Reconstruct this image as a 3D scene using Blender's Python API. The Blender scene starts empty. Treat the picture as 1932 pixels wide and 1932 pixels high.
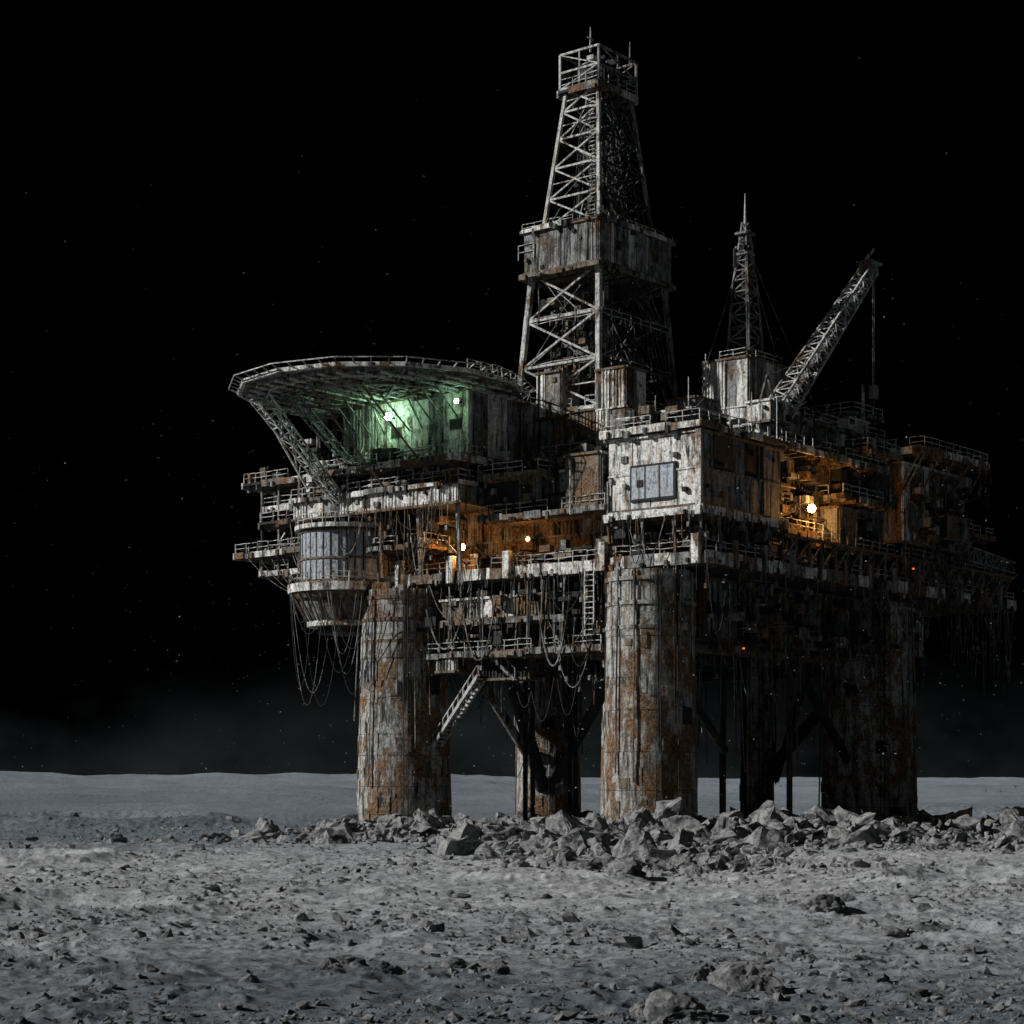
import bpy, math, random
from mathutils import Vector, Matrix, noise
R=random.Random(11)
scene=bpy.context.scene
scene.view_settings.view_transform='Standard'
scene.view_settings.look='None'
scene.view_settings.exposure=0

# ------------------------------------------------------------ materials
def newmat(name):
    m=bpy.data.materials.new(name); m.use_nodes=True
    nt=m.node_tree
    for n in list(nt.nodes): nt.nodes.remove(n)
    o=nt.nodes.new('ShaderNodeOutputMaterial'); b=nt.nodes.new('ShaderNodeBsdfPrincipled')
    nt.links.new(b.outputs[0],o.inputs[0])
    return m,nt,b
def nn(nt,t,**k):
    n=nt.nodes.new(t)
    for a,v in k.items(): setattr(n,a,v)
    return n
def noise_tex(nt,src,scale,detail=8,rough=.65,stretch=(1,1,1)):
    mp=nn(nt,'ShaderNodeMapping'); mp.inputs['Scale'].default_value=stretch
    nt.links.new(src,mp.inputs['Vector'])
    n=nn(nt,'ShaderNodeTexNoise'); n.inputs['Scale'].default_value=scale
    n.inputs['Detail'].default_value=detail; n.inputs['Roughness'].default_value=rough
    nt.links.new(mp.outputs[0],n.inputs['Vector'])
    return n.outputs['Fac']
def ramp(nt,src,p0,p1,c0=(0,0,0,1),c1=(1,1,1,1)):
    r=nn(nt,'ShaderNodeValToRGB'); e=r.color_ramp.elements
    e[0].position=p0;e[1].position=p1;e[0].color=c0;e[1].color=c1
    nt.links.new(src,r.inputs[0]); return r.outputs[0]
def mix(nt,fac,a,b,mode='MIX'):
    m=nn(nt,'ShaderNodeMix',data_type='RGBA',blend_type=mode)
    for s,v in ((m.inputs[0],fac),(m.inputs[6],a),(m.inputs[7],b)):
        if isinstance(v,bpy.types.NodeSocket): nt.links.new(v,s)
        else: s.default_value=v
    return m.outputs[2]
def metal(name,base,rust,dirt,rough=.75,rustcol=(.17,.10,.05,1),rustdark=(.035,.022,.014,1),footrust=0,gr=.50):
    m,nt,b=newmat(name)
    g=nn(nt,'ShaderNodeNewGeometry').outputs['Position']
    big=noise_tex(nt,g,.22,4,.6)
    streak=noise_tex(nt,g,1.5,8,.72,(1,1,.12))
    fine=noise_tex(nt,g,3.2,6,.75)
    grime=noise_tex(nt,g,.7,7,.75)
    col=mix(nt,ramp(nt,fine,.38,.58),(base[0]*.45,base[1]*.45,base[2]*.45,1),(base[0],base[1],base[2],1))
    d=ramp(nt,streak,.62-dirt*.3,.74-dirt*.3)
    col=mix(nt,d,col,(.014,.015,.014,1))
    weep=ramp(nt,noise_tex(nt,g,1.0,7,.7,(1.3,1.3,.1)),.50,.68)
    col=mix(nt,weep,col,mix(nt,1.0,col,(.55,.42,.28,1),'MULTIPLY'))
    col=mix(nt,ramp(nt,grime,gr,gr+.12),col,mix(nt,1.0,col,(.26,.26,.25,1),'MULTIPLY'))
    mm=nn(nt,'ShaderNodeMath',operation='ADD'); nt.links.new(big,mm.inputs[0])
    nt.links.new(noise_tex(nt,g,1.1,9,.75,(1,1,.35)),mm.inputs[1])
    src=mm.outputs[0]
    if footrust:
        sp=nn(nt,'ShaderNodeSeparateXYZ'); nt.links.new(g,sp.inputs[0])
        mz=nn(nt,'ShaderNodeMapRange'); nt.links.new(sp.outputs[2],mz.inputs[0])
        mz.inputs[1].default_value=2; mz.inputs[2].default_value=20; mz.inputs[3].default_value=footrust; mz.inputs[4].default_value=0
        m3=nn(nt,'ShaderNodeMath',operation='ADD'); nt.links.new(src,m3.inputs[0]); nt.links.new(mz.outputs[0],m3.inputs[1]); src=m3.outputs[0]
    rr=nn(nt,'ShaderNodeMapRange'); nt.links.new(src,rr.inputs[0])
    rr.inputs[1].default_value=1.16-rust*.3; rr.inputs[2].default_value=1.25-rust*.3
    rc=mix(nt,ramp(nt,fine,.42,.62),rustdark,rustcol)
    col=mix(nt,rr.outputs[0],col,rc)
    nt.links.new(col,b.inputs['Base Color'])
    b.inputs['Roughness'].default_value=rough
    b.inputs['Specular IOR Level'].default_value=.25
    bp=nn(nt,'ShaderNodeBump'); bp.inputs['Strength'].default_value=.9; bp.inputs['Distance'].default_value=.2
    nt.links.new(fine,bp.inputs['Height']); nt.links.new(bp.outputs[0],b.inputs['Normal'])
    return m
def emis(name,c,s):
    m,nt,b=newmat(name)
    b.inputs['Base Color'].default_value=(*c,1); b.inputs['Emission Color'].default_value=(*c,1)
    b.inputs['Emission Strength'].default_value=s
    return m
MATS=[metal('weathered_white_paint',(.80,.80,.77),.30,.40,rustcol=(.24,.14,.065,1),gr=.525),
      metal('weathered_grey_paint',(.29,.30,.30),.30,.50,gr=.50),
      metal('rusty_steel',(.22,.18,.135),.6,.42,rustcol=(.26,.145,.065,1)),
      metal('dark_steel',(.03,.032,.032),.1,.4),
      metal('pale_lattice_steel',(.58,.59,.58),.25,.38,gr=.53),
      metal('tinted_glass',(.42,.47,.53),.0,.2,rough=.3,gr=.56),
      metal('stained_column_plate',(.44,.44,.42),.52,.44,rustcol=(.25,.14,.065,1),rustdark=(.05,.032,.02,1),footrust=.05,gr=.51),
      emis('amber_lamp_glass',(1,.5,.14),90),
      emis('green_lamp_glass',(.6,1,.68),80),
      emis('red_indicator_glass',(1,.16,.03),1.2)]
WH,GR,RU,DK,LA,GL,CO,AM,GN,RD=range(10)

# ------------------------------------------------------------ mesh builder
class MB:
    def __init__(s): s.v=[];s.f=[];s.m=[]
    def quad8(s,P,mat):
        i=len(s.v); s.v+=[tuple(p) for p in P]
        for q in ((0,3,2,1),(4,5,6,7),(0,1,5,4),(1,2,6,5),(2,3,7,6),(3,0,4,7)):
            s.f.append(tuple(i+k for k in q)); s.m.append(mat)
    def box(s,a0,a1,b0,b1,z0,z1,mat):
        if a0>a1:a0,a1=a1,a0
        if b0>b1:b0,b1=b1,b0
        j=lambda:R.uniform(.001,.012)
        a0-=j();a1+=j();b0-=j();b1+=j();z0-=j();z1+=j()
        s.quad8([(a0,b0,z0),(a1,b0,z0),(a1,b1,z0),(a0,b1,z0),(a0,b0,z1),(a1,b0,z1),(a1,b1,z1),(a0,b1,z1)],mat)
    def prism(s,p,q,r0,r1,mat,n=4,caps=True,rot=.785):
        p=Vector(p);q=Vector(q);d=q-p
        if d.length<1e-4:return
        d.normalize()
        up=Vector((0,0,1)) if abs(d.z)<.95 else Vector((1,0,0))
        x=d.cross(up).normalized(); y=x.cross(d)
        i=len(s.v)
        for c,r in((p,r0),(q,r1)):
            for k in range(n):
                t=rot+2*math.pi*k/n
                s.v.append(tuple(c+(x*math.cos(t)+y*math.sin(t))*r))
        for k in range(n):
            k2=(k+1)%n
            s.f.append((i+k,i+k2,i+n+k2,i+n+k)); s.m.append(mat)
        if caps:
            s.f.append(tuple(i+k for k in reversed(range(n)))); s.m.append(mat)
            s.f.append(tuple(i+n+k for k in range(n))); s.m.append(mat)
    def beam(s,p,q,w,mat): s.prism(p,q,w*.707,w*.707,mat,4)
    def tube(s,p,q,r,mat,n=8): s.prism(p,q,r,r,mat,n)
    def cable(s,p,q,sag,r,mat,seg=12,n=4):
        p=Vector(p);q=Vector(q);L=None
        for k in range(seg+1):
            t=k/seg; c=p.lerp(q,t); c.z-=sag*4*t*(1-t)
            if L is not None: s.prism(L,c,r,r,mat,n,caps=False)
            L=c
    def rail(s,pts,mat,h=1.2,w=.08,step=1.9,miss=.14):
        for p,q in zip(pts[:-1],pts[1:]):
            p=Vector(p);q=Vector(q);L=(q-p).length;n=max(1,int(L/step))
            for k in range(n):
                a=p.lerp(q,k/n);b=p.lerp(q,(k+1)/n)
                s.beam(a,a+Vector((R.uniform(-.1,.1),R.uniform(-.1,.1),h)),w,mat)
                if R.random()<miss: continue
                for hh in(.5,1):
                    z=Vector((0,0,h*hh)); dz=Vector((0,0,R.uniform(-.12,.1)))
                    s.beam(a+z,b+z+dz,w,mat)
            s.beam(q,q+Vector((0,0,h)),w,mat)
    def lattice(s,p,q,w0,w1,n,mat,t=.12,tc=.2):
        p=Vector(p);q=Vector(q);d=(q-p).normalized()
        up=Vector((0,0,1)) if abs(d.z)<.9 else Vector((0,1,0))
        x=d.cross(up).normalized();y=x.cross(d)
        def ring(k):
            f=k/n;c=p.lerp(q,f);w=(w0+(w1-w0)*f)/2
            return [c+x*w+y*w,c-x*w+y*w,c-x*w-y*w,c+x*w-y*w]
        pr=ring(0)
        for k in range(1,n+1):
            r=ring(k)
            for i in range(4):
                s.beam(pr[i],r[i],tc,mat)
                s.beam(pr[i],pr[(i+1)%4],t,mat)
                if (k+i)%2: s.beam(pr[i],r[(i+1)%4],t,mat)
                else: s.beam(pr[(i+1)%4],r[i],t,mat)
            pr=r
    def greeble(s,a0,a1,b0,b1,z0,z1,n,mats=(DK,RU,GR,GR,WH),big=1.0):
        for _ in range(n):
            a=R.uniform(a0,a1);b=R.uniform(b0,b1);z=R.uniform(z0,z1);m=R.choice(mats);k=R.random()
            if k<.5:
                L=R.uniform(1,5)*big;r=R.uniform(.06,.18)
                ax=R.choice('abzz')
                q=(min(a+L,a1),b,z) if ax=='a' else (a,min(b+L,b1),z) if ax=='b' else (a,b,max(z-L,z0))
                s.tube((a,b,z),q,r,m,6)
            elif k<.8:
                w=R.uniform(.2,.9)*big;d=R.uniform(.2,.9)*big;h=R.uniform(.3,1.3)*big
                s.box(a-w,a+w,b-d,b+d,z-h/2,z+h/2,m)
            else:
                s.beam((a,b,z),(a+R.uniform(-2,2)*big,b+R.uniform(-2,2)*big,z+R.uniform(-2,2)*big),.14,m)
    def fb(s,ax,c,sg,d0,d1,s0,s1,z0,z1,mat):
        x0=c+sg*d0;x1=c+sg*d1
        if ax=='a': s.box(x0,x1,s0,s1,z0,z1,mat)
        else: s.box(s0,s1,x0,x1,z0,z1,mat)
    def pt(s,ax,c,sg,d,t,z): return (c+sg*d,t,z) if ax=='a' else (t,c+sg*d,z)
    def wall(s,ax,c,sg,s0,s1,z0,z1,pal=(WH,GR,GR,RU),ribs=.5,win=.06,pipes=.25,trim=True,rowh=3.2,pw=(1.1,2.6),miss=.05):
        H=z1-z0; nr=max(1,round(H/rowh))
        for r in range(nr):
            y0=z0+H*r/nr; y1=z0+H*(r+1)/nr; t=s0
            rm=R.choice(pal)
            while t<s1-.05:
                w=min(R.uniform(*pw),s1-t)
                if s1-(t+w)<.6: w=s1-t
                k=R.random()
                m=rm if R.random()<.6 else R.choice(pal)
                if k>miss:
                    off=R.uniform(.04,.2)
                    s.fb(ax,c,sg,-.1,off,t+.03,t+w-.03,y0+.03,y1-.03,m)
                    if R.random()<ribs:
                        nrb=max(2,int(w/.45))
                        for i in range(nrb):
                            x=t+w*(i+.5)/nrb
                            s.fb(ax,c,sg,off,off+.11,x-.07,x+.07,y0+.05,y1-.05,m)
                    elif R.random()<win/.5 and w>1.0:
                        zz=(y0+y1)/2; hw=min(w*.33,.8)
                        xx=t+w/2
                        s.fb(ax,c,sg,off,off+.1,xx-hw-.1,xx+hw+.1,zz-.6,zz+.6,RU)
                        s.fb(ax,c,sg,off+.02,off+.13,xx-hw,xx+hw,zz-.5,zz+.5,DK)
                    elif R.random()<.5:
                        x=t+R.uniform(.2,.8)*w; q=R.uniform(.15,.4)
                        zz=R.uniform(y0+.5,y1-.4)
                        s.fb(ax,c,sg,off,off+R.uniform(.15,.5),x-q,x+q,zz-q,zz+q,R.choice((GR,DK,RU,GR)))
                if R.random()<pipes:
                    x=t+R.uniform(0,w); e=R.uniform(.25,.5)
                    s.tube(s.pt(ax,c,sg,e,x,R.uniform(y0-1.2,y0+.3)),s.pt(ax,c,sg,e,x,y1-R.uniform(0,.8)),R.uniform(.05,.11),R.choice((DK,RU,GR,LA)),5)
                t+=w
            if r: s.fb(ax,c,sg,0,.28,s0,s1,y0-.09,y0+.09,R.choice((RU,GR,WH)))
        if trim:
            s.fb(ax,c,sg,-.05,.36,s0-.05,s1+.05,z1-.22,z1+.03,R.choice((RU,RU,WH)))
            s.fb(ax,c,sg,-.05,.36,s0-.05,s1+.05,z0-.05,z0+.22,RU)
    def module(s,a0,a1,b0,b1,z0,z1,core=DK,**k):
        s.box(a0+.05,a1-.05,b0+.05,b1-.05,z0,z1,core)
        s.wall('a',a0,-1,b0,b1,z0,z1,**k)
        s.wall('b',b0,-1,a0,a1,z0,z1,**k)
        k2=dict(k);k2['pipes']=0
        s.wall('a',a1,1,b0,b1,z0,z1,**k2)
        s.wall('b',b1,1,a0,a1,z0,z1,**k2)
    def deck(s,a0,a1,b0,b1,z,th=.5,rail=True,joists=True,edge=WH):
        s.box(a0,a1,b0,b1,z-th*.6,z,DK)
        for ax,c,sg,t0,t1 in(('a',a0,-1,b0,b1),('b',b0,-1,a0,a1),('a',a1,1,b0,b1),('b',b1,1,a0,a1)):
            t=t0
            while t<t1:
                w=min(R.uniform(1.2,4.5),t1-t)
                if R.random()>.07:
                    s.fb(ax,c,sg,-.05,R.uniform(.06,.25),t,t+w-.05,z-th-R.uniform(0,.25),z+R.uniform(-.05,.18),R.choice((edge,edge,edge,GR,RU)))
                t+=w
            for _ in range(int((t1-t0)/2.2)):
                t=R.uniform(t0,t1); s.fb(ax,c,sg,-.1,R.uniform(.2,.5),t,t+R.uniform(.2,.6),z-th-R.uniform(0,.5),z-th+R.uniform(.1,.5),R.choice((RU,DK,GR)))
        if joists:
            t=a0+1
            while t<a1: s.box(t-.12,t+.12,b0+.2,b1-.2,z-th-.35,z-th*.6,RU); t+=2.4
        if rail:
            s.rail([(a1-.2,b0+.1,z),(a0+.1,b0+.1,z),(a0+.1,b1-.2,z)],LA)
    def hang(s,ax,c,sg,s0,s1,z,n,lmin=1.5,lmax=9,loops=0):
        for _ in range(n):
            t=R.uniform(s0,s1);e=R.uniform(0,.6);L=R.uniform(lmin,lmax)*R.random()+lmin
            p=s.pt(ax,c,sg,e,t,z)
            q=(p[0]+R.uniform(-.2,.2),p[1]+R.uniform(-.2,.2),z-L)
            s.prism(p,q,.045,.035,R.choice((DK,DK,GR,RU,GR)),4)
            if R.random()<.3: s.box(q[0]-.15,q[0]+.15,q[1]-.15,q[1]+.15,q[2]-.5,q[2],GR)
        for _ in range(loops):
            t=R.uniform(s0,s1);w=R.uniform(2,7);e=R.uniform(.1,.5)
            s.cable(s.pt(ax,c,sg,e,t,z),s.pt(ax,c,sg,e,min(t+w,s1),z+R.uniform(-1.5,1)),R.uniform(2,8),.05,R.choice((DK,DK,GR)))
    def build(s,name,parent=None,smooth=False,mats=None):
        me=bpy.data.meshes.new(name); me.from_pydata(s.v,[],s.f)
        for m in (mats or MATS): me.materials.append(m)
        me.polygons.foreach_set('material_index',s.m)
        if smooth: me.polygons.foreach_set('use_smooth',[True]*len(s.f))
        me.update()
        o=bpy.data.objects.new(name,me); scene.collection.objects.link(o)
        if parent: o.parent=parent
        return o

rig=bpy.data.objects.new('oil_rig',None); scene.collection.objects.link(rig)
rig.location=(15,210,0); rig.rotation_euler=(0,0,math.atan2(.780,.6255))

# ------------------------------------------------------------ legs
def column(name,a,b,r0,r1,ztop):
    mb=MB(); z=-2;
    f=lambda t:r0+(r1-r0)*((t+2)/(ztop+2))
    while z<ztop:
        h=R.uniform(2.2,5.0); z2=min(z+h,ztop)
        o=R.uniform(-.04,.04)
        mb.prism((a,b,z),(a,b,z2-.05),f(z)+o,f(z2)+o,CO,48,rot=R.uniform(0,1))
        mb.prism((a,b,z2-.06),(a,b,z2),f(z2)-.1,f(z2)-.1,DK,40)
        for _ in range(int(r0*2.2)):
            t=R.uniform(0,6.28);dt=R.uniform(.03,.2);zz=R.uniform(z,max(z+.1,z2-1));rr=f(zz)+R.uniform(.03,.08);hh=R.uniform(.3,2.2)
            P=[]
            for zq in(zz,zz+hh):
                for (tt,q) in((t-dt,-.25),(t-dt,.02),(t+dt,.02),(t+dt,-.25)):
                    P.append((a+math.cos(tt)*(rr+q),b+math.sin(tt)*(rr+q),zq+R.uniform(-.15,.15)))
            mb.quad8([P[1],P[2],P[3],P[0],P[5],P[6],P[7],P[4]],R.choice((CO,CO,CO,CO,GR,RU,RU,DK)))
        z=z2
    for k in range(6):
        t=R.uniform(0,6.28)
        mb.tube((a+math.cos(t)*(r0+.2),b+math.sin(t)*(r0+.2),R.uniform(0,14)),(a+math.cos(t)*(r1+.25),b+math.sin(t)*(r1+.25),ztop),.1,R.choice((RU,DK,GR)),6)
    for k in range(14):
        t=R.uniform(0,6.28); z1=ztop; z0=ztop-R.uniform(3,14)
        mb.tube((a+math.cos(t)*(f(z0)+.15),b+math.sin(t)*(f(z0)+.15),z0),(a+math.cos(t)*(f(z1)+.2),b+math.sin(t)*(f(z1)+.2),z1),.045,DK,4)
    t=3.9
    for o in(-.05,.05):
        mb.beam((a+math.cos(t+o*5/r0)*(r0+.35),b+math.sin(t+o*5/r0)*(r0+.35),2),(a+math.cos(t+o*5/r0)*(r1+.35),b+math.sin(t+o*5/r0)*(r1+.35),ztop),.08,DK)
    for k in range(3):
        zc=ztop-1-k*2.6; mb.prism((a,b,zc-.2),(a,b,zc+.2),r1+.2,r1+.25,R.choice((RU,CO)),48)
    mb.build(name,rig)
column('leg_near',0,0,5.15,4.7,28.6)
column('leg_left',0,35.75,5.8,5.0,28.6)
column('leg_right',49.1,0,6.2,5.6,28.6)
column('leg_back',49.1,35.75,5.6,5.0,28.6)
column('leg_mid_back',28.3,35.75,4.3,4.0,28.6)
column('conductor_column',49.1,16.7,2.3,2.2,28.6)

# ------------------------------------------------------------ bracing under deck
mb=MB()
def br(p,q,r,m=CO): mb.tube(p,q,r,m,14)
br((9,27,19.5),(25,34.2,5),.9,DK); br((12,35,20),(24,35.7,9),.6)
br((49,3,19),(49,15,7),.8,DK); br((6,8,20),(26,33,6),.7,DK)
br((46,12,6),(38,2,21),.5,DK); br((5,1,19),(18,2,9.5),.5,DK); br((30,0,20.5),(44,0,8),.6,DK)
br((4,0,21),(44,0,21),.7,RU); br((0,5,20.6),(0,30,20.6),.6,RU); br((0,35,20.5),(49,35,20.5),.8,DK)
br((49,4,20),(49,33,20),.7,DK)
for k in range(7):
    t=R.uniform(12,42); u=R.uniform(4,30)
    mb.tube((t,u,-1),(t,u,28),R.uniform(.25,.5),R.choice((DK,DK,RU)),8)
for t in (18.6,19.8): mb.tube((t,25-.0,-1),(t,25,28),.28,DK,8)
for b in(22.5,23.6): mb.tube((8,b,-1),(8,b,28),.3,DK,8)
for k in range(30):
    a=R.uniform(4,46);b=R.uniform(2,30); mb.cable((a,b,21),(a+R.uniform(1,5),b+R.uniform(-2,2),21),R.uniform(5,15),.05,R.choice((GR,DK,LA)))
for k in range(36):
    a=R.uniform(4,48);b=R.uniform(-2,30); mb.tube((a,b,21),(a+.2,b,21-R.uniform(2,13)),.05,R.choice((GR,DK,LA)),4)
mb.build('bracing',rig)

# stairs + catwalk
mb=MB()
def stairs(p,q,w=1.5,m=LA,n=26):
    p=Vector(p);q=Vector(q);o=Vector((w,0,0))
    mb.beam(p,q,.35,m);mb.beam(p+o,q+o,.35,m)
    up=Vector((0,0,1.3)); mb.beam(p+up,q+up,.12,m);mb.beam(p+o+up,q+o+up,.12,m)
    for k in range(n+1):
        c=p.lerp(q,k/n); mb.box(c.x-.1,c.x+w+.1,c.y-.25,c.y+.25,c.z-.05,c.z+.08,m)
        if k%2==0:
            mb.beam(c,c+up,.1,m);mb.beam(c+o,c+o+up,.1,m)
stairs((-1,23.4,18.2),(-1,33.4,6.6),m=LA)
stairs((-1,22,20.7),(-1,18,17.5),n=8,m=GR)
mb.deck(-2.2,1.5,5,30.5,20.8,.5,edge=GR)
mb.greeble(-1.5,3,6,30,21,27.8,170,mats=(DK,RU,GR,DK,DK))
mb.module(-.5,2.5,14,29.5,24.6,27.2,pal=(GR,RU,WH,GR),rowh=2.6,ribs=.4)
mb.deck(-1.6,3,12,31,24.5,.35,rail=False,edge=GR)
mb.module(-1.8,1.5,26,29,18.6,20.4,pal=(GR,GR,WH))
mb.module(0,3,17,24,17.6,20.2,pal=(DK,GR,RU))
for k in range(16):
    b=R.uniform(5.5,30); mb.beam((-1.9,b,20.8),(-1.6+R.uniform(-.5,.5),b+R.uniform(-.4,.4),28.5),.16,R.choice((RU,DK,GR)))
mb.hang('a',-2,-1,5,31,24,16,1,7,loops=5)
mb.hang('a',1,-1,6,30,20,36,1,7,loops=8)
for (b,w,s) in((9,4.5,7.5),(19.5,5,6.5),(24,6,5)):
    mb.cable((-2.6,b,26.5),(-2.6,b+w,26),s,.1,GR,16,6)
mb.build('under_deck_catwalk',rig)

# girder below right side
mb=MB()
mb.module(6,47,-3.4,3,21.5,28.3,pal=(GR,RU,GR,DK),rowh=7,ribs=.95,pw=(1,2.2),win=0,pipes=.5)
mb.module(52,56,-4,3,21.8,28,pal=(GR,RU,WH),rowh=7,ribs=.9)
mb.module(0,45,31,37,22.5,28.3,pal=(DK,GR,RU),rowh=6)
mb.greeble(6,54,-5.5,-3.5,20.5,28.5,230,mats=(DK,RU,GR,DK))
mb.greeble(2,48,4,30,22,28.2,420,mats=(DK,RU,DK,GR),big=1.8)
mb.hang('b',-4,-1,6,56,22,70,1,9,loops=14)
mb.hang('b',-7.5,-1,56,75,27.5,40,2,10,loops=9)
mb.build('under_deck_girders',rig)

# ------------------------------------------------------------ main lower deck
mb=MB()
mb.deck(-1.3,54,-8,41,30.3,1.1)
mb.deck(54.3,75.4,-8,8,30.2,1.0)
mb.box(1,52,-6,39,28.4,29.0,DK)
for b in(-7,5.2,18.6,27,35):
    mb.box(-2.0,-1.3,b-.45,b+.45,29,32.1,WH)
for a in range(4,75,6): mb.box(a-.25,a+.25,-8.5,-8,28.8,31.8,R.choice((GR,RU)))
for a in range(14,74,3):
    mb.beam((a,-8.1,30.4),(a+3,-8.1,33.3),.22,R.choice((RU,GR)));mb.beam((a,-8.1,33.3),(a,-8.1,30.3),.25,R.choice((RU,GR)))
mb.beam((14,-8.1,33.4),(74.6,-8.1,33.4),.35,RU)
mb.deck(24,75,-7.6,-3,33.6,.5,edge=RU)
mb.greeble(12,74,-7.4,-4.5,30.4,33.4,260,mats=(DK,RU,GR,GR))
mb.greeble(-.8,2.5,-6,34,30.5,32.4,140,mats=(DK,RU,GR,RU))
mb.hang('a',-1.3,-1,-7,36,29,60,.8,6,loops=6)
mb.hang('b',-8,-1,-7,74,29,90,.8,6,loops=12)
for k in range(4):
    pr=None
    for i in range(19):
        t=i/18*2*math.pi; r=1.15+.12*k
        c=(-2.4-.12*k,37.2+math.cos(t)*r*.8,27.3+math.sin(t)*r*1.5)
        if pr: mb.prism(pr,c,.09,.09,LA,5,caps=False)
        pr=c
for b0,b1,z0,z1 in((33.2,35.4,24.8,29),(6,7.2,22,29)):
    for b in(b0,b1): mb.beam((-2.2,b,z0),(-2.2,b,z1),.13,LA)
    z=z0
    while z<z1: mb.beam((-2.2,b0,z),(-2.2,b1,z),.1,LA); z+=.6
for (a,b,z) in((45,-8.3,32.2),(12,-4.3,20.8)):
    mb.box(a-.09,a+.09,b-.09,b+.09,z-.09,z+.09,RD)
mb.build('main_deck',rig)

# ------------------------------------------------------------ core & side walls
mb=MB()
mb.box(7,50,0,40,29.5,43.2,DK)
mb.wall('a',3,-1,5,40,30.3,37.6,pal=(RU,RU,GR,DK),win=.08,pipes=.6,rowh=3.6)
mb.box(3.1,7.1,5,40,30.3,37.6,DK)
mb.wall('a',4.5,-1,5,23,36.5,43.2,pal=(GR,DK,RU,DK),win=.15,pipes=.5,rowh=3.3,miss=.2)
mb.box(4.6,7.1,5,23,36,43.2,DK)
mb.deck(-1.5,5,5,23,36.3,.5,edge=GR)
mb.greeble(.4,4.4,5,23,36.5,43.4,210,mats=(DK,RU,GR,DK,DK))
mb.module(-1.2,3,6,10.5,36.4,42.2,pal=(GR,GR,RU),ribs=.2,rowh=5.8)
mb.module(1,5,11.5,14,36.4,41,pal=(DK,GR),ribs=.2,rowh=4.8)
mb.wall('b',-4,-1,14,42,33.5,43.2,pal=(RU,GR,RU,GR,DK),win=.15,pipes=.6,rowh=3.2,miss=.12)
mb.box(14,42,-3.9,0,33,43.2,DK)
mb.greeble(15,41,-6,-4,33.8,43,190,mats=(DK,RU,GR,DK))
mb.module(28,33,-7,-4,34,38.2,pal=(GR,RU,GR),rowh=4)
mb.deck(28,42,-8,-3.8,39.6,.45,edge=RU)
mb.deck(15.8,28,-6.6,-3.8,34.6,.4,edge=RU)
mb.greeble(0,50,37,43,31,43,200)
mb.wall('b',40,1,5,50,30,43,pal=(GR,RU,DK)); mb.wall('a',50,1,0,40,30,43,pal=(GR,RU,DK))
mb.build('deck_house_walls',rig)

# near white module
mb=MB()
a0,a1,b0,b1,z0,z1=-.9,15.3,-6.9,4.8,35.2,43.2
mb.box(a0+.05,a1,b0+.05,b1,z0,z1,DK)
mb.wall('b',b0,-1,a0,a1,z0,z1,pal=(GR,GR,GR,DK),ribs=.0,win=.03,pipes=.35,rowh=4,pw=(2,4.5),miss=0)  # shaded side of the white module, its shade painted as grey plates
mb.wall('a',a0,-1,b0,b1,z0,z1,pal=(WH,WH,WH),ribs=.06,win=0,pipes=.15,rowh=4.2,pw=(1.8,3.6),miss=0)
mb.wall('b',b1,1,a0,a1,z0,z1); mb.wall('a',a1,1,b0,b1,z0,z1)
mb.box(a0-.36,a0-.1,-4.1,1.8,36.2,40.1,DK)
for k in range(3):
    s=-3.9+k*1.87; mb.box(a0-.42,a0-.3,s+.08,s+1.74,36.45,39.85,GL)
mb.box(a0-.5,a0-.2,b0-.45,b0+.2,z0,z1,WH)
mb.deck(-2.0,15.6,-7.8,5,35.0,.7,edge=WH,rail=False)
mb.hang('a',-2.0,-1,-7.5,5,34.5,16,.6,4,loops=2); mb.hang('b',-7.8,-1,-2,15,34.5,22,.6,4,loops=3)
for b in(-7.4,-4,0,4.5): mb.beam((-1.1,b,30.3),(-1.6,b,34.6),.3,R.choice((RU,GR)))
for a in(2,7,12): mb.beam((a,-7.6,30.3),(a,-7.4,34.6),.3,R.choice((RU,GR)))
mb.greeble(-1,12,-7,4,30.8,34,190,mats=(DK,RU,GR,DK))
mb.build('control_module',rig)

# upper deck and clutter
mb=MB()
mb.deck(-1.6,42,-7.4,5.6,44.1,.6,edge=WH)
mb.deck(7,42,5.8,22.5,44.0,.6,edge=WH)
mb.greeble(0,24,-5.5,5,44.3,46.4,150,mats=(GR,RU,WH,DK,LA))
mb.greeble(8,24,5,21,44.3,46.6,120,mats=(GR,RU,WH,DK,LA))
mb.greeble(20,42,-6,8,44.3,48,120,mats=(GR,RU,WH,DK,LA))
mb.module(8,12,9,13,44.2,53.5,pal=(WH,WH,GR),rowh=4.6,ribs=.7)
mb.module(9.4,13,19.4,22.9,49,54.6,pal=(WH,GR),rowh=5)
mb.module(15,19,4,8,44.2,50.5,pal=(GR,WH,GR),rowh=3)
mb.module(1.5,8,-4.5,2,44.2,46.2,pal=(GR,GR,RU),rowh=2.4)
mb.module(22,30,1.3,7.5,44.2,56,pal=(GR,WH,GR),rowh=5.8,ribs=.7,pipes=.5)
mb.rail([(30,1.5,56),(22.1,1.5,56),(22.1,7.3,56)],LA,h=1)
mb.module(24.5,40,-3,8,44.2,48.2,pal=(WH,GR,GR),rowh=4,ribs=.7,pipes=.6)
mb.deck(24,46,-4,8,48.6,.4,edge=GR)
mb.greeble(26,45,-3,6,48.7,50.4,70,mats=(GR,WH,LA,RU))
mb.module(38,43,-3,3,48.6,50.6,pal=(WH,GR))
mb.deck(38,45.5,-4,4,51.2,.3,edge=GR)
mb.beam((41,-3.5,50),(41,-3.5,55),.3,LA)
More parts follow.
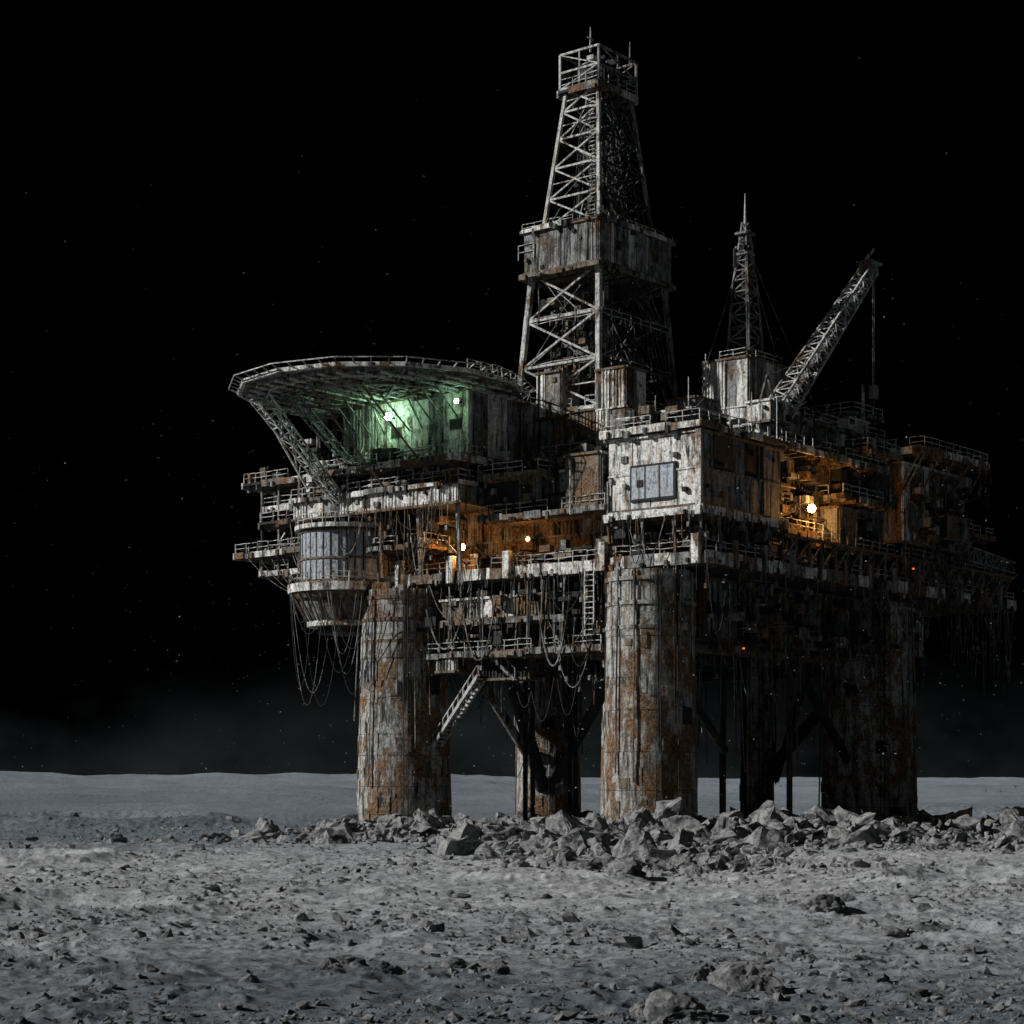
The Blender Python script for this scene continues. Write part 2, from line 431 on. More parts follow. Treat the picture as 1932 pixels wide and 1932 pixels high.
for _ in range(26):
    a=R.uniform(-1,44);b=R.uniform(-6,5) if R.random()<.6 else R.uniform(-6,20); z=44.2
    if b>5: a=max(a,9)
    mb.prism((a,b,z),(a,b,z+R.uniform(2,6)),.08,.05,LA,4)
mb.module(10,28,13,28,44.1,49.6,pal=(GR,WH,RU,GR),rowh=5.4,ribs=.5)
mb.deck(10,29,12,29,50,.5,edge=WH)
mb.build('upper_deck',rig)

# ------------------------------------------------------------ helideck block & tiers
mb=MB()
mb.module(-3.1,22,23,42.7,43.2,50.9,pal=(GR,GR,GR,WH),rowh=7.6,ribs=.45,pw=(2,4),win=.04,pipes=.35,miss=0)
mb.rail([(22,23.2,50.9),(-3,23.2,50.9)],LA,h=1.6)
mb.deck(-6,3,22.6,45,43.1,.5)
mb.greeble(-5.4,-3.4,23.5,44,43.2,45.0,45)
mb.deck(-5.6,12.5,22.5,49.5,40.2,.4)
mb.wall('a',-5.1,-1,23,49.3,37.6,40.0,pal=(WH,WH,WH,GR),rowh=2.4,ribs=.3,pw=(1.3,2.8),pipes=.2)
mb.wall('b',23,-1,-5,12,37.6,40.0,pal=(GR,GR,RU),rowh=2.4,ribs=.3)
mb.box(-5,12,23.1,49.2,37.6,39.7,DK)
mb.wall('a',-2.6,-1,23.5,45,40.2,43,pal=(DK,GR,RU),rowh=2.8,miss=.2)
mb.box(-2.5,12,23.6,45,40.2,43,DK)
mb.greeble(-4.9,-2.8,23,48,40.4,42.9,110,mats=(DK,RU,GR,WH))
for b in range(24,50,4): mb.beam((-5.4,b,40.2),(-5.4,b+R.uniform(-.2,.2),43),.22,R.choice((GR,RU)))
mb.hang('a',-5.8,-1,23,49,38,40,1,9,loops=8)
for b in(24,30,36,42,46): mb.beam((-3.5,b,30),(-4,b,37.6),.4,R.choice((RU,GR)))
mb.beam((-4,30,37.6),(-1.3,25,31),.2,GR);mb.beam((-4,37,37.6),(-1.5,33,31),.2,RU)
mb.greeble(-3,2.5,28,44,33.5,37.4,170,mats=(DK,RU,GR,DK))
mb.deck(-4,3,29,40,33.6,.3,edge=RU)
mb.module(-1,6,15,22,37.4,40.6,pal=(GR,RU,DK),rowh=3,win=.2)
mb.deck(-2.6,6,13.4,22.4,40.8,.4,edge=RU)
for (z,b0,b1,a0,a1) in((43.4,46,60,-3.5,4),(40.2,49.7,57,-3,5),(38.2,49.5,56.5,-4,4),(34.6,49,61,-4,3),(32.2,50,57.5,-3,3)):
    mb.deck(a0,a1,b0,b1,z,.5)
    mb.rail([(a0+.1,b1-.1,z),(a1,b1-.1,z)],LA)
    mb.greeble(a0+.6,a1-.5,b0,b1-.8,z,z+1.6,26,mats=(GR,DK,RU,WH))
for b in(50.5,54,57): 
    mb.beam((-3,b,31.8),(-3,b,44),.25,GR);mb.beam((2.5,b,31.8),(2.5,b,44),.25,RU)
mb.module(-2.5,4,45,50,40.4,43.2,pal=(GR,DK))
mb.module(-1,4,49,55,34.8,38,pal=(GR,DK,RU))
for k in range(6):
    mb.cable((-3.8,49+k*2,34.2),(-2,44.5+k*.6,27.5+k*.2),2.6-.2*k,.05,GR)
mb.build('accommodation_block',rig)

# round turret
mb=MB(); ca,cb=-1.6,43.6
mb.prism((ca,cb,29.6),(ca,cb,36),5.7,5.7,GL,36)
for k in range(36):
    t=k/36*6.283+.05; 
    if R.random()<.8: mb.prism((ca+math.cos(t)*5.7,cb+math.sin(t)*5.7,29.9),(ca+math.cos(t)*5.7,cb+math.sin(t)*5.7,35.7),.1,.1,R.choice((GR,GR,DK)),4)
def ring(r,z0,z1,m,r1=None): mb.prism((ca,cb,z0),(ca,cb,z1),r,r1 or r,m,36)
for z in(29.9,32.6,35.9): ring(5.85,z-.12,z+.12,RU)
ring(7.2,28.6,29.6,WH,7.3);ring(6.4,27.9,28.6,RU,7.0);ring(4.6,25.2,27.9,GR,6.0);ring(4.9,24.6,25.2,WH)
ring(6.4,36.2,36.7,WH); ring(3.6,23.8,24.6,DK)
pts=[(ca+math.cos(t/24*6.283)*7,cb+math.sin(t/24*6.283)*7,29.6) for t in range(25)]
mb.rail(pts,LA,step=1.5); 
mb.rail([(p[0]*.88+ca*.12,(p[1]-cb)*.88+cb,36.7) for p in pts],LA,step=1.5)
for k in range(24):
    t=k/24*6.283; mb.beam((ca+math.cos(t)*7,cb+math.sin(t)*7,28.7),(ca+math.cos(t)*4.9,cb+math.sin(t)*4.9,25.2),.18,RU)
for k in range(12):
    t=R.uniform(2,5); p=(ca+math.cos(t)*7,cb+math.sin(t)*7,28.6); mb.cable(p,(p[0]+1,p[1]-R.uniform(2,6),28),R.uniform(3,14),.04,R.choice((DK,GR)))
mb.build('turret_module',rig)

# helideck
mb=MB(); ha,hb,hr=-4.9,34.9,16.7; hz=51.3
N=14
mb.prism((ha,hb,hz),(ha,hb,hz+.35),hr,hr,GR,N,rot=0)
P=lambda r,t,z:(ha+math.cos(t)*r,hb+math.sin(t)*r,z)
for k in range(N):
    t0=k/N*6.2832;t1=(k+1)/N*6.2832
    mb.beam(P(hr+.1,t0,hz+.2),P(hr+.1,t1,hz+.2),.45,WH)
    mb.beam(P(hr+1.3,t0,hz+.75),P(hr+1.3,t1,hz+.75),.12,LA)
    for f in(0,.25,.5,.75):
        p0=Vector(P(hr,t0,hz+.2)).lerp(Vector(P(hr,t1,hz+.2)),f);p1=Vector(P(hr+1.3,t0,hz+.75)).lerp(Vector(P(hr+1.3,t1,hz+.75)),f)
        mb.beam(p0,p1,.12,LA)
    mb.beam(P(hr-6,t0,hz-.7),P(hr-6,t1,hz-.7),.3,GR)
    mb.beam(P(hr-.4,t0,hz-.1),P(4,t0,hz-.9),.3,GR if k%2 else RU)
    mb.beam(P(hr-3,t0,hz-.5),P(hr-3,t1,hz-.5),.2,LA)
for k in range(-7,8):
    x=k*2.1; h=math.sqrt(max(0,(hr*.96)**2-x*x))-.5
    mb.beam((ha+x,hb-h,hz-.25),(ha+x,hb+h,hz-.25),.28,GR)
    mb.beam((ha-h,hb+x,hz-.45),(ha+h,hb+x,hz-.45),.22,LA)
mb.rail([P(hr-.3,t,hz+.35) for t in (4.5,4.75,5.0,5.25,5.5,5.8,6.1)],LA)
mb.lattice((-15.3,45.0,hz-.3),(-5.2,41.4,39.4),1.7,1.1,11,LA,.12,.2)
mb.lattice((-15.0,40.5,hz-.3),(-5.4,40,44),1.1,.8,8,GR,.08,.15)
for p,q in(((-19,34,hz),(-5.4,34,40.2)),((-12,48.5,hz),(-4,47,40.2)),((-6,50,hz),(-3,49.5,40.4)),((0,50,hz),(0,49.5,40.4)),
           ((-13,31,hz),(-5.6,26,40.2)),((-9,49,hz),(-3,47,43.3))):
    mb.beam(p,q,.2,R.choice((GR,LA,RU)))
for k in range(10):
    b=24+k*2; mb.beam((-4-R.random()*6,b,hz-.5),(-3.2,b,47),.14,GR)
mb.greeble(-3,3,45,50,43.4,50.8,50,mats=(GR,LA,DK,RU))
for k in range(4):
    mb.beam((R.uniform(-6,2),R.uniform(20.5,22),hz),(R.uniform(-6,2),21,hz+2.2),.15,LA)
mb.build('helideck',rig)

# ------------------------------------------------------------ derrick
mb=MB(); da,db=18.5,20.5
def dring(ha_,hb_,z): return [Vector((da-ha_,db-hb_,z)),Vector((da+ha_,db-hb_,z)),Vector((da+ha_,db+hb_,z)),Vector((da-ha_,db+hb_,z))]
def tower(A,B,z0,C,D,z1,n,legw,bw,mat):
    pr=None
    for k in range(n+1):
        f=k/n; f2=1-(1-f)**1.15 if n>4 else f
        r=dring(A+(C-A)*f2,B+(D-B)*f2,z0+(z1-z0)*f2)
        if pr:
            for i in range(4):
                m=mat if i==3 else DK  # shade put into the material: only the sunlit face stays pale
                j=(i+1)%4
                mb.beam(pr[i],r[i],legw,mat if i in(0,3) else GR)
                mb.beam(pr[i],pr[j],bw*1.2,m)
                mb.beam(pr[i],r[j],bw,m);mb.beam(pr[j],r[i],bw,m)
                m0=(pr[i]+pr[j])/2;m1=(r[i]+r[j])/2
                if i in(0,2): mb.beam(m0,m1,bw*.8,m)
                if R.random()<.6: mb.beam((pr[i]+r[i])/2,(pr[j]+r[j])/2,bw*.6,m)
                if i==0:
                    for _ in range(8):
                        u,v=R.random(),R.random(); x=pr[i].lerp(pr[j],u); y=r[i].lerp(r[j],v); mb.beam(x,y,bw*.5,R.choice((DK,GR,GR)))
                if i==3:
                    for _ in range(4):
                        u,v=R.random(),R.random(); x=pr[i].lerp(pr[j],u); y=r[i].lerp(r[j],v); mb.beam(x,x.lerp(y,R.uniform(.3,1)),bw*.35,R.choice((LA,GR)))
        pr=r
    for i in range(4): mb.beam(pr[i],pr[(i+1)%4],bw*1.4,mat)
tower(8.3,6.1,50,6.8,5.0,67.2,3,.6,.24,LA)
tower(5.6,4.2,72.5,3.3,2.4,90,5,.42,.19,LA)
for _ in range(46):
    a=R.uniform(-5.5,5.5);b=R.uniform(-4,4)
    mb.tube((da+a,db+b,50),(da+a*.8,db+b*.8,R.uniform(58,67)),R.uniform(.07,.2),R.choice((RU,GR,DK,LA)),5)
mb.greeble(da-6,da+6,db-4.5,db+4.5,50,66,340,mats=(DK,RU,GR,DK))
for _ in range(26):
    a=R.uniform(-3.3,3.3);b=R.uniform(-2.6,2.6)
    mb.tube((da+a,db+b,72),(da+a*.7,db+b*.7,R.uniform(78,90)),R.uniform(.05,.12),R.choice((RU,GR,DK)),5)
mb.greeble(da-3,da+3.2,db-2.4,db+2.4,73,88,150,mats=(DK,GR,DK),big=.6)
for z in(55,60.5): mb.rail([(da+7,db-5.8,z),(da-7.4,db-5.8,z),(da-7.4,db+5.6,z)],LA)
for z in range(73,90):
    f=(z-72.5)/17.5; A=5.6-2.3*f;B=4.2-1.8*f
    mb.beam((da-A-.3,db-B+.4,z),(da-A-.3,db-B+1.2,z),.08,LA); mb.beam((da-A-.3,db-B+.4,z+.5),(da-A-.3,db-B+1.2,z+.5),.08,LA)
mb.module(da-7.5,da+7.5,db-5.5,db+5.5,67.1,72.3,pal=(WH,GR,GR),rowh=5.2,ribs=.25,pw=(1,2),win=.06,pipes=.3,miss=0)
mb.deck(da-7.9,da+7.9,db-5.9,db+5.9,72.5,.3,rail=False)
mb.deck(da-8.0,da+8,db-6,db+5.9,67.1,.4,rail=False,edge=RU)
mb.rail([(da+7.7,db-5.7,72.5),(da-7.7,db-5.7,72.5),(da-7.7,db+5.8,72.5)],LA,h=.7,w=.06)
mb.rail([(da-7.8,db+4,69),(da-7.8,db+6.3,69)],LA,h=1.8)
mb.deck(da-4,da+4,db-3,db+3.2,90,.7,edge=LA)
cr=[dring(3.9,2.9,z) for z in(90,92,94.2)]
for i in range(4):
    j=(i+1)%4; m=LA if i==3 else GR  # crown likewise: sunlit face pale, shaded faces coloured greyer
    mb.beam(cr[0][i],cr[2][i],.28,m)
    for r in cr: mb.beam(r[i],r[j],.24,m)
    mb.beam(cr[0][i],cr[1][j],.14,m);mb.beam(cr[1][j],cr[2][i],.14,m)
    mb.beam((cr[0][i]+cr[0][j])/2,(cr[2][i]+cr[2][j])/2,.16,m)
mb.greeble(da-3,da+3,db-2.2,db+2.2,90.3,94,70,mats=(GR,DK,DK,LA),big=.7)
mb.box(da-2.5,da+2.5,db-1.5,db+1.5,91,93.2,DK)
mb.prism((da-3,db-1,94),(da-3,db-1,97),.16,.06,LA,5); mb.prism((da+3.8,db-2,94),(da+3.8,db-2,97),.13,.05,GR,5)
mb.beam((da-3.6,db-1,95.6),(da-2.4,db-1,95.6),.12,LA)
for k in range(5): mb.cable((da+R.uniform(-3,3),db-2.6,R.uniform(73,90)),(da+R.uniform(5,9),db-6,50.5),1,.04,GR)
mb.build('drilling_derrick',rig)

# ------------------------------------------------------------ mast
mb=MB()
mb.lattice((26,4.2,56),(26,4.2,66),3.2,2.0,7,GR,.14,.24)
mb.lattice((26,4.2,66),(26,4.2,73),2.0,.5,6,GR,.12,.2)
mb.tube((26,4.2,56),(26,4.2,72),.5,DK,8)
mb.prism((26,4.2,72.5),(26,4.2,76.5),.18,.06,LA,5)
for z in(60,64.5,69,71.5): mb.box(25.1,26.9,3.3,5.1,z,z+.25,GR)
mb.greeble(25,27,3.2,5.2,57,71,60,mats=(GR,DK,DK),big=.5)
for p in((22.3,1.6),(29.6,1.6),(22.3,7.2),(29.6,7.2),(34,-2)): mb.cable((26,4.2,71),(p[0],p[1],56 if p[0]<33 else 49),.3,.045,GR,5)
mb.build('radio_mast',rig)

# ------------------------------------------------------------ crane
mb=MB()
mb.prism((21,-2.2,44),(21,-2.2,47.6),1.5,1.3,GR,16)
mb.module(18.8,22.4,-3.8,-.6,47.2,49.8,pal=(GR,GR,WH),rowh=2.6,ribs=0)
cb0=Vector((21.5,-2.3,47.8));ct=Vector((41.7,-4,69.2))
mb.lattice(cb0,ct,2.5,1.5,20,LA,.12,.24)
d=(ct-cb0).normalized(); side=d.cross(Vector((0,0,1))).normalized(); upv=side.cross(d)
for k in range(20):
    if R.random()<.75:
        p=cb0.lerp(ct,k/20);q=cb0.lerp(ct,(k+.9)/20);w=1.1-.4*k/20
        mb.quad8([p-side*w-upv*.15,p+side*w-upv*.15,q+side*w-upv*.15,q-side*w-upv*.15,p-side*w+upv*.05,p+side*w+upv*.05,q+side*w+upv*.05,q-side*w+upv*.05],GR)
mb.box(40.5,42.6,-4.8,-3.2,68.4,70.2,GR); mb.beam((42,-4,70),(44.5,-4.1,70.4),.4,LA); mb.beam((41,-4,70.2),(42.8,-4,72),.2,LA)
mb.beam((40.5,-4,70),(42,-4,71.6),.2,LA)
mb.tube((42.6,-4,69),(42.6,-4,55),.07,LA,4);mb.tube((43,-4,69.6),(43,-4,55),.05,GR,4)
mb.box(42.3,43.3,-4.4,-3.6,53.4,55,GR); mb.prism((42.8,-4,53.4),(42.8,-4,52.4),.15,.1,DK,6)
mb.beam((19,-2.2,49.8),(20.5,-2.2,53),.25,GR);mb.beam((22.3,-2.2,49.8),(20.5,-2.2,53),.25,GR)
mb.cable((20.5,-2.6,53),(30,-3.1,57.3),.3,.05,GR)
mb.build('crane',rig)

# ------------------------------------------------------------ right-hand platform
mb=MB()
mb.module(40.5,56.5,-9,5,35,44.8,pal=(GR,GR,WH,RU),rowh=9.6,ribs=.8,pipes=.5,pw=(1.2,2.4))
mb.deck(41.4,59.2,-11.7,4,46.6,.7)
mb.deck(33,41.5,-8.5,-.5,45.6,.5,edge=RU)
mb.rail([(59,-11.6,46.6),(59,3.8,46.6)],LA)
for a in range(42,60,4): mb.beam((a,-11.5,46),(a-1.5,-9,40.5),.22,R.choice((GR,RU)))
for b in(-11,-7,-3): mb.beam((41.6,b,46),(40.5,b+2,41.5),.22,GR)
mb.module(49,55,-11,-9,36,39,pal=(GR,RU)); mb.greeble(42,56,-10.3,-9.2,35.5,44.5,120,mats=(DK,GR,RU))
mb.greeble(43,58,-10,2,46.7,48.0,40,mats=(DK,GR,WH))
mb.module(57,66,-6,4,33.6,38,pal=(GR,RU,DK),rowh=4)
mb.deck(56.5,69,-8,4,38.3,.4,edge=RU)
mb.greeble(57,74,-7.4,2,30.5,36,190,mats=(DK,RU,GR,DK))
mb.lattice((58,-7.5,35.5),(75,-7.5,34.8),2,1.4,9,GR,.16,.25)
mb.hang('b',-8.5,-1,41,60,35,35,1,6,loops=6)
mb.hang('b',-11.8,-1,42,59,46,20,.6,4,loops=2)
for k in range(10):
    a=R.uniform(66,75); mb.cable((a,-8,29),(a-R.uniform(1,5),-8,29),R.uniform(4,12),.045,R.choice((DK,GR)))
mb.build('process_platform',rig)

# ------------------------------------------------------------ lamps on the rig (all lit in the photo)
def lamp(name,pos,out,mat,col,power,r=.28):
    e=bpy.data.objects.new(name,None); scene.collection.objects.link(e); e.parent=rig
    mb=MB(); p=Vector(pos);o=Vector(out)
    mb.beam(p-o*1.2,p-o*.3,.15,DK); mb.prism(p-o*.45,p-o*.05,.22,.4,DK,10)
    for k in range(5):
        z0=-math.pi/2+math.pi*k/5
        z1=-math.pi/2+math.pi*(k+1)/5
        mb.prism(p+Vector((0,0,math.sin(z0)*r)),p+Vector((0,0,math.sin(z1)*r)),max(.01,math.cos(z0)*r),max(.01,math.cos(z1)*r),mat,10,caps=False)
    mb.build(name+'_fixture',e)
    l=bpy.data.lights.new(name+'_light','POINT'); l.energy=power; l.color=col; l.shadow_soft_size=.35
    lo=bpy.data.objects.new(name+'_light',l); scene.collection.objects.link(lo); lo.parent=e; lo.location=p+o*.9
AMB=(1,.47,.13)
lamp('deck_lamp',(-.6,26.1,33.2),(-1,0,0),AM,AMB,900,.36)
lamp('deck_lamp_b',(.6,17.4,33.6),(-1,0,0),AM,AMB,350,.2)
lamp('wall_lamp',(22.2,-7.1,37.3),(0,-1,0),AM,AMB,1900,.48)
GRN=(.46,1,.50)
lamp('flood_lamp',(-4.7,34.1,48.7),(-1,0,0),GN,GRN,420,.45)
lamp('flood_lamp_b',(-4.3,23.9,49.4),(-1,0,0),GN,GRN,130,.28)

# ------------------------------------------------------------ ground
def fbm(x,y,s,o=3,seed=0.): 
    return noise.fractal(Vector((x/s+seed,y/s-seed,seed)),1.0,2.0,o)
craters=[(x,y,r,r*.13) for x,y,r in ((-22,95,6),(9,100,4),(20,82,3),(-6,78,2.5),(14,66,1.6),(-12,62,2),(30,120,7),(-40,150,9),(2,125,5),(-10,110,3),(17,92,3.4),(-60,260,20),(90,330,25),(-18,70,1.4),(5,58,1.2))]
def gz(x,y):
    d=math.hypot(x,y)
    z=.34*fbm(x,y,30,2,3.1)+.22*fbm(x,y,7,2,7.7)
    if d<330:
        t=fbm(x,y,2.1,3,1.3); z+=.15*t
        rdg=1-abs(fbm(x*.6,y,1.5,3,5.5)); z+=.24*max(0,rdg-.72)/.28*(.4+.6*max(0,fbm(x,y,6,1,2.2)+.3))
    if d>280:
        f=min(1,(d-280)/900); z+=f*(8*fbm(x,y,300,5,9.2)+2)
        z+=f*(-4 if x>60 else 2.5-6.5*max(0,min(1,(x+60)/120)))+min(1,(d-280)/200)*1.6*fbm(x,y,60,4,4.1)
    for cx,cy,r,h in craters:
        q=math.hypot(x-cx,y-cy)/r
        if q<2:
            z+= h*(q*q-1) if q<1 else 0
            z+= h*.55*math.exp(-((q-1)/.22)**2)
    return z
ths=[]
fine=math.radians(19)
n1=36
for k in range(n1): ths.append(-math.pi+(math.pi-fine)*k/n1)
NF=680
for k in range(NF): ths.append(-fine+2*fine*k/NF)
for k in range(n1): ths.append(fine+(math.pi-fine)*k/n1)
rs=[.5,4,8,12,16,20,24,28,32,36]
r=40
while r<330: rs.append(r); r*=1.0045
while r<1500: rs.append(r); r*=1.012
while r<7000: rs.append(r); r*=1.04
V=[];F=[]
nt_=len(ths)
for r in rs:
    for th in ths:
        x=r*math.sin(th);y=r*math.cos(th); V.append((x,y,gz(x,y) if r>20 else gz(x,y)*.5))
for i in range(len(rs)-1):
    for j in range(nt_):
        j2=(j+1)%nt_; F.append((i*nt_+j,i*nt_+j2,(i+1)*nt_+j2,(i+1)*nt_+j))
F.append(tuple(range(nt_-1,-1,-1)))
me=bpy.data.meshes.new('ground'); me.from_pydata(V,[],F); me.polygons.foreach_set('use_smooth',[True]*len(F)); me.update()
ground=bpy.data.objects.new('ground',me); scene.collection.objects.link(ground)

def soil(name,c0,c1,bump=1,dist=.3,lit_zone=True,shade_tint=(.36,.41,.45,1)):
    m,nt,b=newmat(name)
    g=nn(nt,'ShaderNodeNewGeometry').outputs['Position']
    big=noise_tex(nt,g,.03,5,.62,(.7,1,1)); med=noise_tex(nt,g,1.0,9,.76); fine=noise_tex(nt,g,4.2,9,.8)
    col=mix(nt,ramp(nt,med,.42,.54),(*c0,1),(*c1,1))
    col=mix(nt,ramp(nt,fine,.38,.48),mix(nt,1.0,col,(.34,.36,.39,1),'MULTIPLY'),col)
    if lit_zone:  # pool of light painted into the soil colour, darkened outside it
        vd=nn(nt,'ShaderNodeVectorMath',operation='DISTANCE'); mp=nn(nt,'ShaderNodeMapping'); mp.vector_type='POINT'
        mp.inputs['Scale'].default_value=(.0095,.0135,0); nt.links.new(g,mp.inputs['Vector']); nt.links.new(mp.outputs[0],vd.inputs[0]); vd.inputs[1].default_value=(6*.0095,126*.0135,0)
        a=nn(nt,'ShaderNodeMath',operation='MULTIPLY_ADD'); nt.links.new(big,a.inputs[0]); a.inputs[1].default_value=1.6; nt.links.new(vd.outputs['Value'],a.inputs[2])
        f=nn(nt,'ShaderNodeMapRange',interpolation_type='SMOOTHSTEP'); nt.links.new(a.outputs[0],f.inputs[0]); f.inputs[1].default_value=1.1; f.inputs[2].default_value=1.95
        col=mix(nt,f.outputs[0],col,mix(nt,1.0,col,shade_tint,'MULTIPLY'))
        far=noise_tex(nt,g,.02,8,.7,(.5,.16,1))
        col=mix(nt,ramp(nt,far,.40,.56),mix(nt,1.0,col,(.74,.76,.78,1),'MULTIPLY'),col)
    nt.links.new(col,b.inputs['Base Color']); b.inputs['Roughness'].default_value=1; b.inputs['Specular IOR Level'].default_value=.05
    bp=nn(nt,'ShaderNodeBump'); bp.inputs['Strength'].default_value=bump; bp.inputs['Distance'].default_value=dist
    nt.links.new(med,bp.inputs['Height'])
    b2=nn(nt,'ShaderNodeBump'); b2.inputs['Strength'].default_value=bump; b2.inputs['Distance'].default_value=dist*.4
    nt.links.new(fine,b2.inputs['Height']); nt.links.new(bp.outputs[0],b2.inputs['Normal'])
    nt.links.new(b2.outputs[0],b.inputs['Normal'])
    return m
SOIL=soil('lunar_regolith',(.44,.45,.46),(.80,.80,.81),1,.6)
ROCK=soil('lunar_rock',(.08,.085,.09),(.30,.30,.30),1,.3,False)
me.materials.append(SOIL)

# ------------------------------------------------------------ rocks
import bmesh
protos=[]
for k in range(14):
    bm=bmesh.new()
    for i in range(R.choice((9,12,18))):
        v=Vector((R.gauss(0,1),R.gauss(0,1),R.gauss(0,1))).normalized()
        v=Vector((v.x*R.uniform(.7,1.2),v.y*R.uniform(.5,1),v.z*R.uniform(.4,.85))); bm.verts.new(v)
    r=bmesh.ops.convex_hull(bm,input=bm.verts)
    bmesh.ops.delete(bm,geom=[g for g in r['geom_interior'] if isinstance(g,bmesh.types.BMVert)],context='VERTS')
    bm.verts.index_update()
    small=([v.co.copy() for v in bm.verts],[tuple(v.index for v in f.verts) for f in bm.faces])
    bmesh.ops.triangulate(bm,faces=bm.faces)
    bmesh.ops.subdivide_edges(bm,edges=bm.edges,cuts=3,use_grid_fill=True)
    for v in bm.verts:
        v.co+=v.co.normalized()*(.14*noise.fractal(v.co*2.3+Vector((k*3.1,0,0)),1,2,3))
    bm.verts.index_update()
    large=([v.co.copy() for v in bm.verts],[tuple(v.index for v in f.verts) for f in bm.faces])
    protos.append((small,large)); bm.free()
def scatter(name,items,mat=None):
    V=[];F=[]
    for (x,y,z,s) in items:
        pv,pf=R.choice(protos)[1 if s>.8 else 0]; i=len(V)
        M=Matrix.Rotation(R.uniform(0,6.28),3,'Z')@Matrix.Rotation(R.uniform(-.7,.7),3,'X')@Matrix.Rotation(R.uniform(-.7,.7),3,'Y')
        for v in pv: w=M@v*s; V.append((x+w.x,y+w.y,z+w.z))
        for f in pf: F.append(tuple(i+k for k in f))
    me=bpy.data.meshes.new(name); me.from_pydata(V,[],F); me.materials.append(mat or ROCK); me.update()
    o=bpy.data.objects.new(name,me); scene.collection.objects.link(o); return o
A=Vector((.6255,.780));B=Vector((-.780,.6255));O=Vector((15,210))
def W2(a,b): p=O+A*a+B*b; return p.x,p.y
items=[]
def pile(cx,cy,rx,ry,n,smax,hill):
    for _ in range(n):
        x=R.gauss(0,.5);y=R.gauss(0,.5);q=math.hypot(x,y)
        s=min(smax,R.uniform(.12,.3)+R.expovariate(1.7)*smax*.3)*(1.1-.3*min(1,q))
        X=cx+x*rx;Y=cy+y*ry
        items.append((X,Y,gz(X,Y)+hill*math.exp(-q*q*2)*R.uniform(0,1)+s*.1,s))
for (a,b,r,n) in((0,0,12,420),(0,35.75,12,360),(49.1,0,14,420),(28.3,35.75,9,240),(49.1,16.7,8,180),(49.1,35.75,8,80)):
    x,y=W2(a,b); pile(x,y-2,r,r*.9,n,2.7,2.0)
pile(14,185,15,15,560,3.5,2.4); pile(9,163,12,16,380,2.8,1.2); pile(0,201,24,13,420,2.7,1.4)
pile(-10,204,20,14,460,2.6,1.7); pile(30,195,20,15,560,3.3,2.2); pile(55,212,30,14,460,3.0,2.0); pile(13,143,13,14,280,1.7,.3)
pile(50,178,26,22,280,1.7,.3)
scatter('rubble',items)
g=[]
for _ in range(42000):
    d=45*math.exp(R.random()**1.1*1.75); th=math.radians(R.uniform(-18,18))
    x=d*math.sin(th);y=d*math.cos(th)
    if fbm(x,y,9,2,4.4)<R.uniform(-.6,.5): continue
    s=.03+R.expovariate(1)*.055*(d/80)**.5
    if R.random()<.014: s*=3.5
    g.append((x,y,gz(x,y)+s*.1,min(s,.7)))
scatter('gravel',g)
dg=[]
for _ in range(2400):
    dg.append((R.gauss(12,34),R.uniform(175,250),abs(R.gauss(0,28))+.5,.035+min(.1,R.expovariate(34))))
scatter('dust',dg,SOIL)

def boulder(x,y,sx,sy,sz,seed):
    bm=bmesh.new(); bmesh.ops.create_icosphere(bm,subdivisions=5,radius=1)
    planes=[]
    rr=random.Random(int(seed*100))
    for _ in range(9):
        n=Vector((rr.gauss(0,1),rr.gauss(0,1),rr.gauss(0,.8)+.3)).normalized(); planes.append((n,rr.uniform(.55,.9)))
    for v in bm.verts:
        n=v.co.normalized()
        k=1+.30*noise.fractal(n*1.2+Vector((seed,0,0)),1,2,2)
        p=n*k
        for pn,pd in planes:
            q=p.dot(pn)-pd
            if q>0: p-=pn*q*.85
        p+=n*(.07*noise.fractal(n*4+Vector((0,seed,0)),1,2,5))
        v.co=Vector((p.x*sx,p.y*sy,p.z*sz))
        if v.co.z<-.35*sz: v.co.z=-.35*sz+ (v.co.z+.35*sz)*.3
    me=bpy.data.meshes.new('boulder'); bm.to_mesh(me); bm.free(); me.materials.append(ROCK)
    o=bpy.data.objects.new('boulder',me); scene.collection.objects.link(o)
    o.location=(x,y,gz(x,y)+.16*sz); o.rotation_euler=(0,0,seed)
for i,(px,py,w,h) in enumerate(((655,1832,46,30),(722,1848,34,28),(620,1838,24,16),(860,1830,34,16),(930,1836,36,18),(1400,1868,84,54),(1330,1855,40,32),(1290,1922,78,52),(1215,1915,36,26),(1545,1718,46,24),(1600,1712,34,20),
        (1690,1762,28,16),(1740,1745,20,13),(215,1592,28,14),(372,1606,22,11),(870,1694,18,10),(1100,1878,20,13),(600,1690,16,9),(1820,1800,24,14),(60,1590,18,10),(470,1860,22,12),(1180,1655,44,28),(1100,1640,32,20),(1310,1650,26,16),(1860,1640,26,12),(1480,1650,22,12))):
    d=3660*6.5/(py-1465); k=d/3660
    boulder((px-966)*k,d,w*k,w*k*.8,h*k,i*1.7+.3)

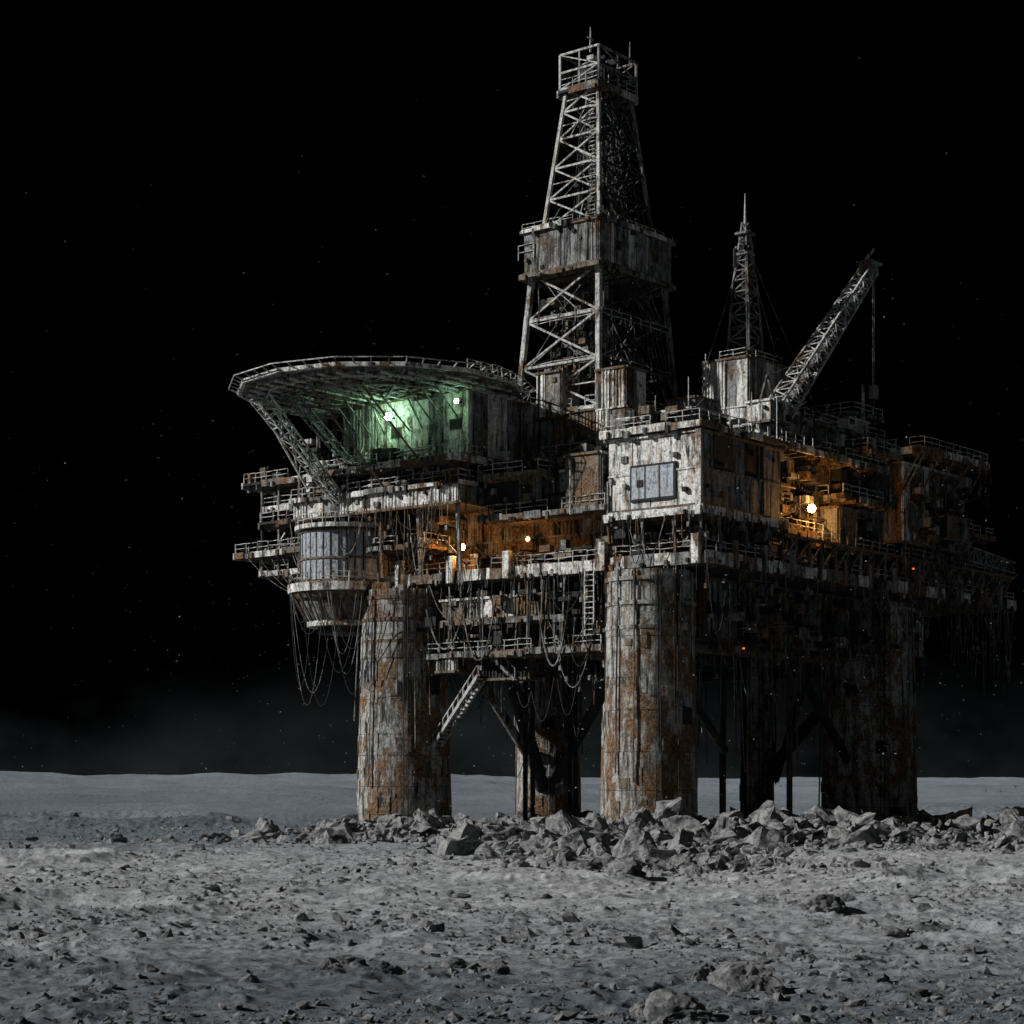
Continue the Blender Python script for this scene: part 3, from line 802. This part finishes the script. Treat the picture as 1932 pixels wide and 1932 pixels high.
# ------------------------------------------------------------ light, world, camera
s=bpy.data.lights.new('sun','SUN'); s.energy=5.0; s.angle=math.radians(.5); s.color=(1,.985,.96)
so=bpy.data.objects.new('sun',s); scene.collection.objects.link(so)
el=math.radians(29); h=Vector((-.985,-.17,0)).normalized()
dirv=Vector((h.x*math.cos(el),h.y*math.cos(el),math.sin(el)))
so.rotation_euler=dirv.to_track_quat('Z','Y').to_euler(); so.location=(-200,0,200)

w=bpy.data.worlds.new('World'); scene.world=w; w.use_nodes=True; nt=w.node_tree
bg=nt.nodes['Background']; bg.inputs[1].default_value=1
tc=nn(nt,'ShaderNodeTexCoord').outputs['Generated']
sx=nn(nt,'ShaderNodeSeparateXYZ'); nt.links.new(tc,sx.inputs[0])
mr=nn(nt,'ShaderNodeMapRange'); nt.links.new(sx.outputs[1],mr.inputs[0]); mr.inputs[1].default_value=.1; mr.inputs[2].default_value=-1
c=mix(nt,mr.outputs[0],(0,0,0,1),(.046,.054,.054,1))  # unseen fill glow added to the sky behind the camera
ab=nn(nt,'ShaderNodeMath',operation='ABSOLUTE'); nt.links.new(sx.outputs[2],ab.inputs[0])
hz_=nn(nt,'ShaderNodeMapRange',interpolation_type='SMOOTHERSTEP'); nt.links.new(ab.outputs[0],hz_.inputs[0]); hz_.inputs[1].default_value=.08;hz_.inputs[2].default_value=-.02
nz=noise_tex(nt,tc,5,5,.6,(1,1,1.5))
ml=nn(nt,'ShaderNodeMath',operation='MULTIPLY'); nt.links.new(hz_.outputs[0],ml.inputs[0]); nt.links.new(ramp(nt,nz,.35,.7),ml.inputs[1])
c2=mix(nt,ml.outputs[0],(0,0,0,1),(.020,.0245,.0265,1))
c=mix(nt,1.0,c,c2,'ADD')
nt.links.new(c,bg.inputs[0])

cam=bpy.data.cameras.new('camera'); cam.sensor_width=36; cam.lens=36*3660/1932; cam.shift_y=499/1932; cam.clip_end=20000; cam.clip_start=.5
co=bpy.data.objects.new('camera',cam); scene.collection.objects.link(co); co.location=(0,0,6.5); co.rotation_euler=(math.pi/2,0,0)
scene.camera=co
